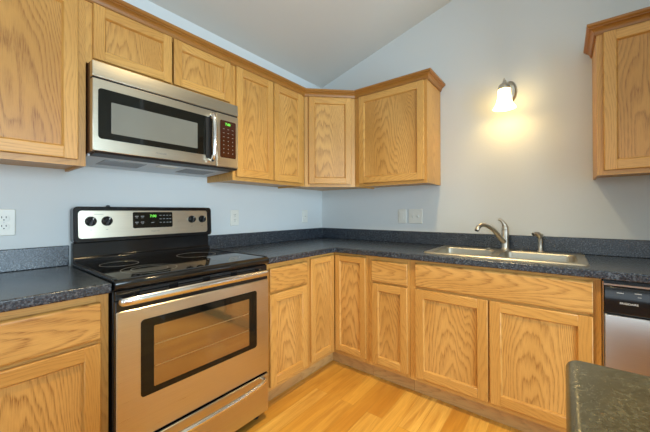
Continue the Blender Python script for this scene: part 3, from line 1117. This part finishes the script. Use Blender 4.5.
# ------------------------------------------------------------------ wall lamp
LX, LZ = 1.703, 2.020
r = thing('wall_sconce', 'lit wall lamp with a white bell glass shade and nickel oval plate above the sink', 'wall lamp', (LX, -.002, LZ))
mb = MB()
for rings in ([[V((LX + .046 * s * math.cos(2 * PI * k / 36), -y, LZ - .002 + .080 * s * math.sin(2 * PI * k / 36))) for k in range(36)] for s, y in ((1, .001), (1, .006), (.93, .012), (.80, .016), (.72, .022), (.5, .026))],):
    mb.loops(rings, True, True)
obj('back_plate', mb, NICKEL, r)
SXc, SYc = 1.691, -.160
mb = MB()
mb.tube([(LX, -.024, LZ - .015), (LX - .004, -.050, LZ + .020), (LX - .012, -.080, LZ + .045), (LX - .014, -.135, LZ + .042), (SXc, SYc, LZ + .010)], .0075, n=12)
arm = obj('arm', mb, NICKEL, r)
mb = MB(); mb.lathe([(.004, .030), (.006, .022), (.004, .016), (.008, .012), (.011, .004), (.011, -.004), (.006, -.01)], V((SXc, SYc, LZ + .018)), n=14); obj('finial', mb, NICKEL, arm)
mb = MB(); mb.lathe([(.009, .012), (.020, .006), (.033, -.006), (.039, -.022), (.040, -.034)], V((SXc, SYc, LZ + .006)), n=26); obj('shade_holder', mb, NICKEL, r)
mb = MB()
zs = LZ - .022
mb.lathe([(.020, .008), (.034, .002), (.037, -.012), (.038, -.035), (.040, -.060), (.045, -.085), (.053, -.105), (.062, -.121), (.068, -.130), (.066, -.130), (.060, -.121), (.051, -.105), (.043, -.085), (.038, -.060), (.036, -.035), (.035, -.012), (.031, -.001), (.018, .005)], V((SXc, SYc, zs)), n=36, cap0=True, cap1=True)
obj('lamp_shade', mb, LAMPGLASS, r)
mb = MB(); mb.lathe([(.010, 0), (.012, -.02), (.024, -.045), (.027, -.062), (.022, -.080), (.010, -.088), (.001, -.089)], V((SXc, SYc, zs - .006)), n=20)
BULB = simple('glowing_bulb', (.9, .85, .7), .4, emit=(1.0, .80, .50), es=14)
obj('bulb', mb, BULB, r)
ld = bpy.data.lights.new('sconce_light', 'POINT')
ld.energy = 0.62
ld.color = (1.0, .68, .25)
ld.shadow_soft_size = .02
lo = bpy.data.objects.new('sconce_light', ld)
COL.objects.link(lo)
lo.location = V((SXc, SYc, zs - .112)) - r.location
lo.parent = r


# ------------------------------------------------------------------ outlets and switches
def wall_plate(name, label, cat, fr, a, c, w, h, kind, group=None):
    """kind: 'duplex', 'toggle' list, 'rocker'; fr as for fronts, b = 0 is the wall"""
    O, A, B, C = fr
    P = lambda a_, c_, b_=0: O + A * a_ + C * c_ + B * b_
    r = thing(name, label, cat, P(a, c), group)
    mb = MB(); plate(mb, P(a, c, .0005), A, C, w, h, .005, .006, .003)
    obj('cover_plate', mb, WHITEP, r)
    if kind == 'duplex':
        for s in (-1, 1):
            mb = MB(); plate(mb, P(a, c + s * .0195, .0066), A, C, .034, .029, .010, .002, .0008)
            rc = obj('receptacle', mb, WHITEP, r)
            mb = MB()
            for q in (-.007, .007):
                plate(mb, P(a + q, c + s * .0195 + .004, .0086), A, C, .0025, .009, .001, .0003)
            plate(mb, P(a, c + s * .0195 - .008, .0086), A, C, .005, .005, .0024, .0003)
            obj('slots', mb, SLOT, rc)
        mb = MB(); mb.lathe([(.0035, 0), (.0035, .0012), (.002, .0018)], P(a, c, .0066), B, n=12); obj('screw', mb, PRINT, r)
    elif kind == 'rocker':
        mb = MB(); plate(mb, P(a, c, .0066), A, C, .034, .067, .002, .003, .001); obj('rocker', mb, WHITEP, r)
    else:
        for q in kind:
            mb = MB(); plate(mb, P(a + q, c, .0066), A, C, .011, .024, .001, .001); tg = obj('toggle_slot', mb, PRINT, r)
            mb = MB(); mb.prism((P(a + q, c - .004, .0076), A, B, C), 'a', [(0, -.006), (.010, .002), (.012, .008), (.008, .010), (0, .006)], -.004, .004); obj('toggle', mb, WHITEP, tg, bevel=.001)
            for s in (-.03, .03):
                mb = MB(); mb.lathe([(.0035, 0), (.0035, .0012), (.002, .0018)], P(a + q, c + s, .0066), B, n=12); obj('screw', mb, PRINT, r)
    return r


WA, WB = FA(0.0), FB(0.0)
wall_plate('wall_outlet', 'white duplex outlet at the left edge above the short countertop', 'outlet', WA, -2.304, 1.139, .075, .122, 'duplex', 'white wall outlets and switches')
wall_plate('wall_outlet', 'white outlet plate just right of the range control panel', 'outlet', WA, -1.078, 1.139, .075, .122, 'duplex', 'white wall outlets and switches')
wall_plate('light_switch', 'small white switch plate close to the room corner on the left wall', 'switch', WA, -.267, 1.139, .075, .122, (0,), 'white wall outlets and switches')
wall_plate('light_switch', 'single white rocker plate under the wide wall cabinet', 'switch', WB, .899, 1.142, .073, .122, 'rocker', 'white wall outlets and switches')
wall_plate('light_switch', 'double white switch plate with two toggles left of the faucet', 'switch', WB, 1.017, 1.142, .118, .122, (-.023, .023), 'white wall outlets and switches')

# ------------------------------------------------------------------ island
r = thing('kitchen_island', 'island counter corner with dark speckled top at the lower right', 'island', (2.7, -2.25, 0))
mb = MB()
x0, x1, y0, y1 = 1.998, 3.40, -2.70, -1.757
pp = [(x0 + (x1 - x0) / 2 + p, (y0 + y1) / 2 + q) for p, q in rrect(x1 - x0, y1 - y0, .016, 5)]
ring_ = lambda ins, z: [V(((x0 + x1) / 2 + p, (y0 + y1) / 2 + q, z)) for p, q in rrect(x1 - x0 - 2 * ins, y1 - y0 - 2 * ins, .022 - ins * .9, 5)]
rg = []
for k in range(7):
    a_ = PI / 2 * k / 6
    rg.append(ring_(.015 * (1 - math.sin(a_)) if False else .015 - .015 * math.cos(a_), .899 + .015 * math.sin(a_)))
mb.loops([ring_(.004, .872), ring_(0, .876)] + rg, True, True)
obj('worktop', mb, LAM_ISLAND_LIT, r, smooth=60)
mb = MB(); mb.box(2.04, 3.36, -2.66, -1.81, .10, .8715, 'z'); obj('island_cabinet', mb, OAK, r)
mb = MB(); mb.box(2.10, 3.30, -2.60, -1.87, .001, .0995, 'x'); obj('toe_kick', mb, OAK_TOE, r)
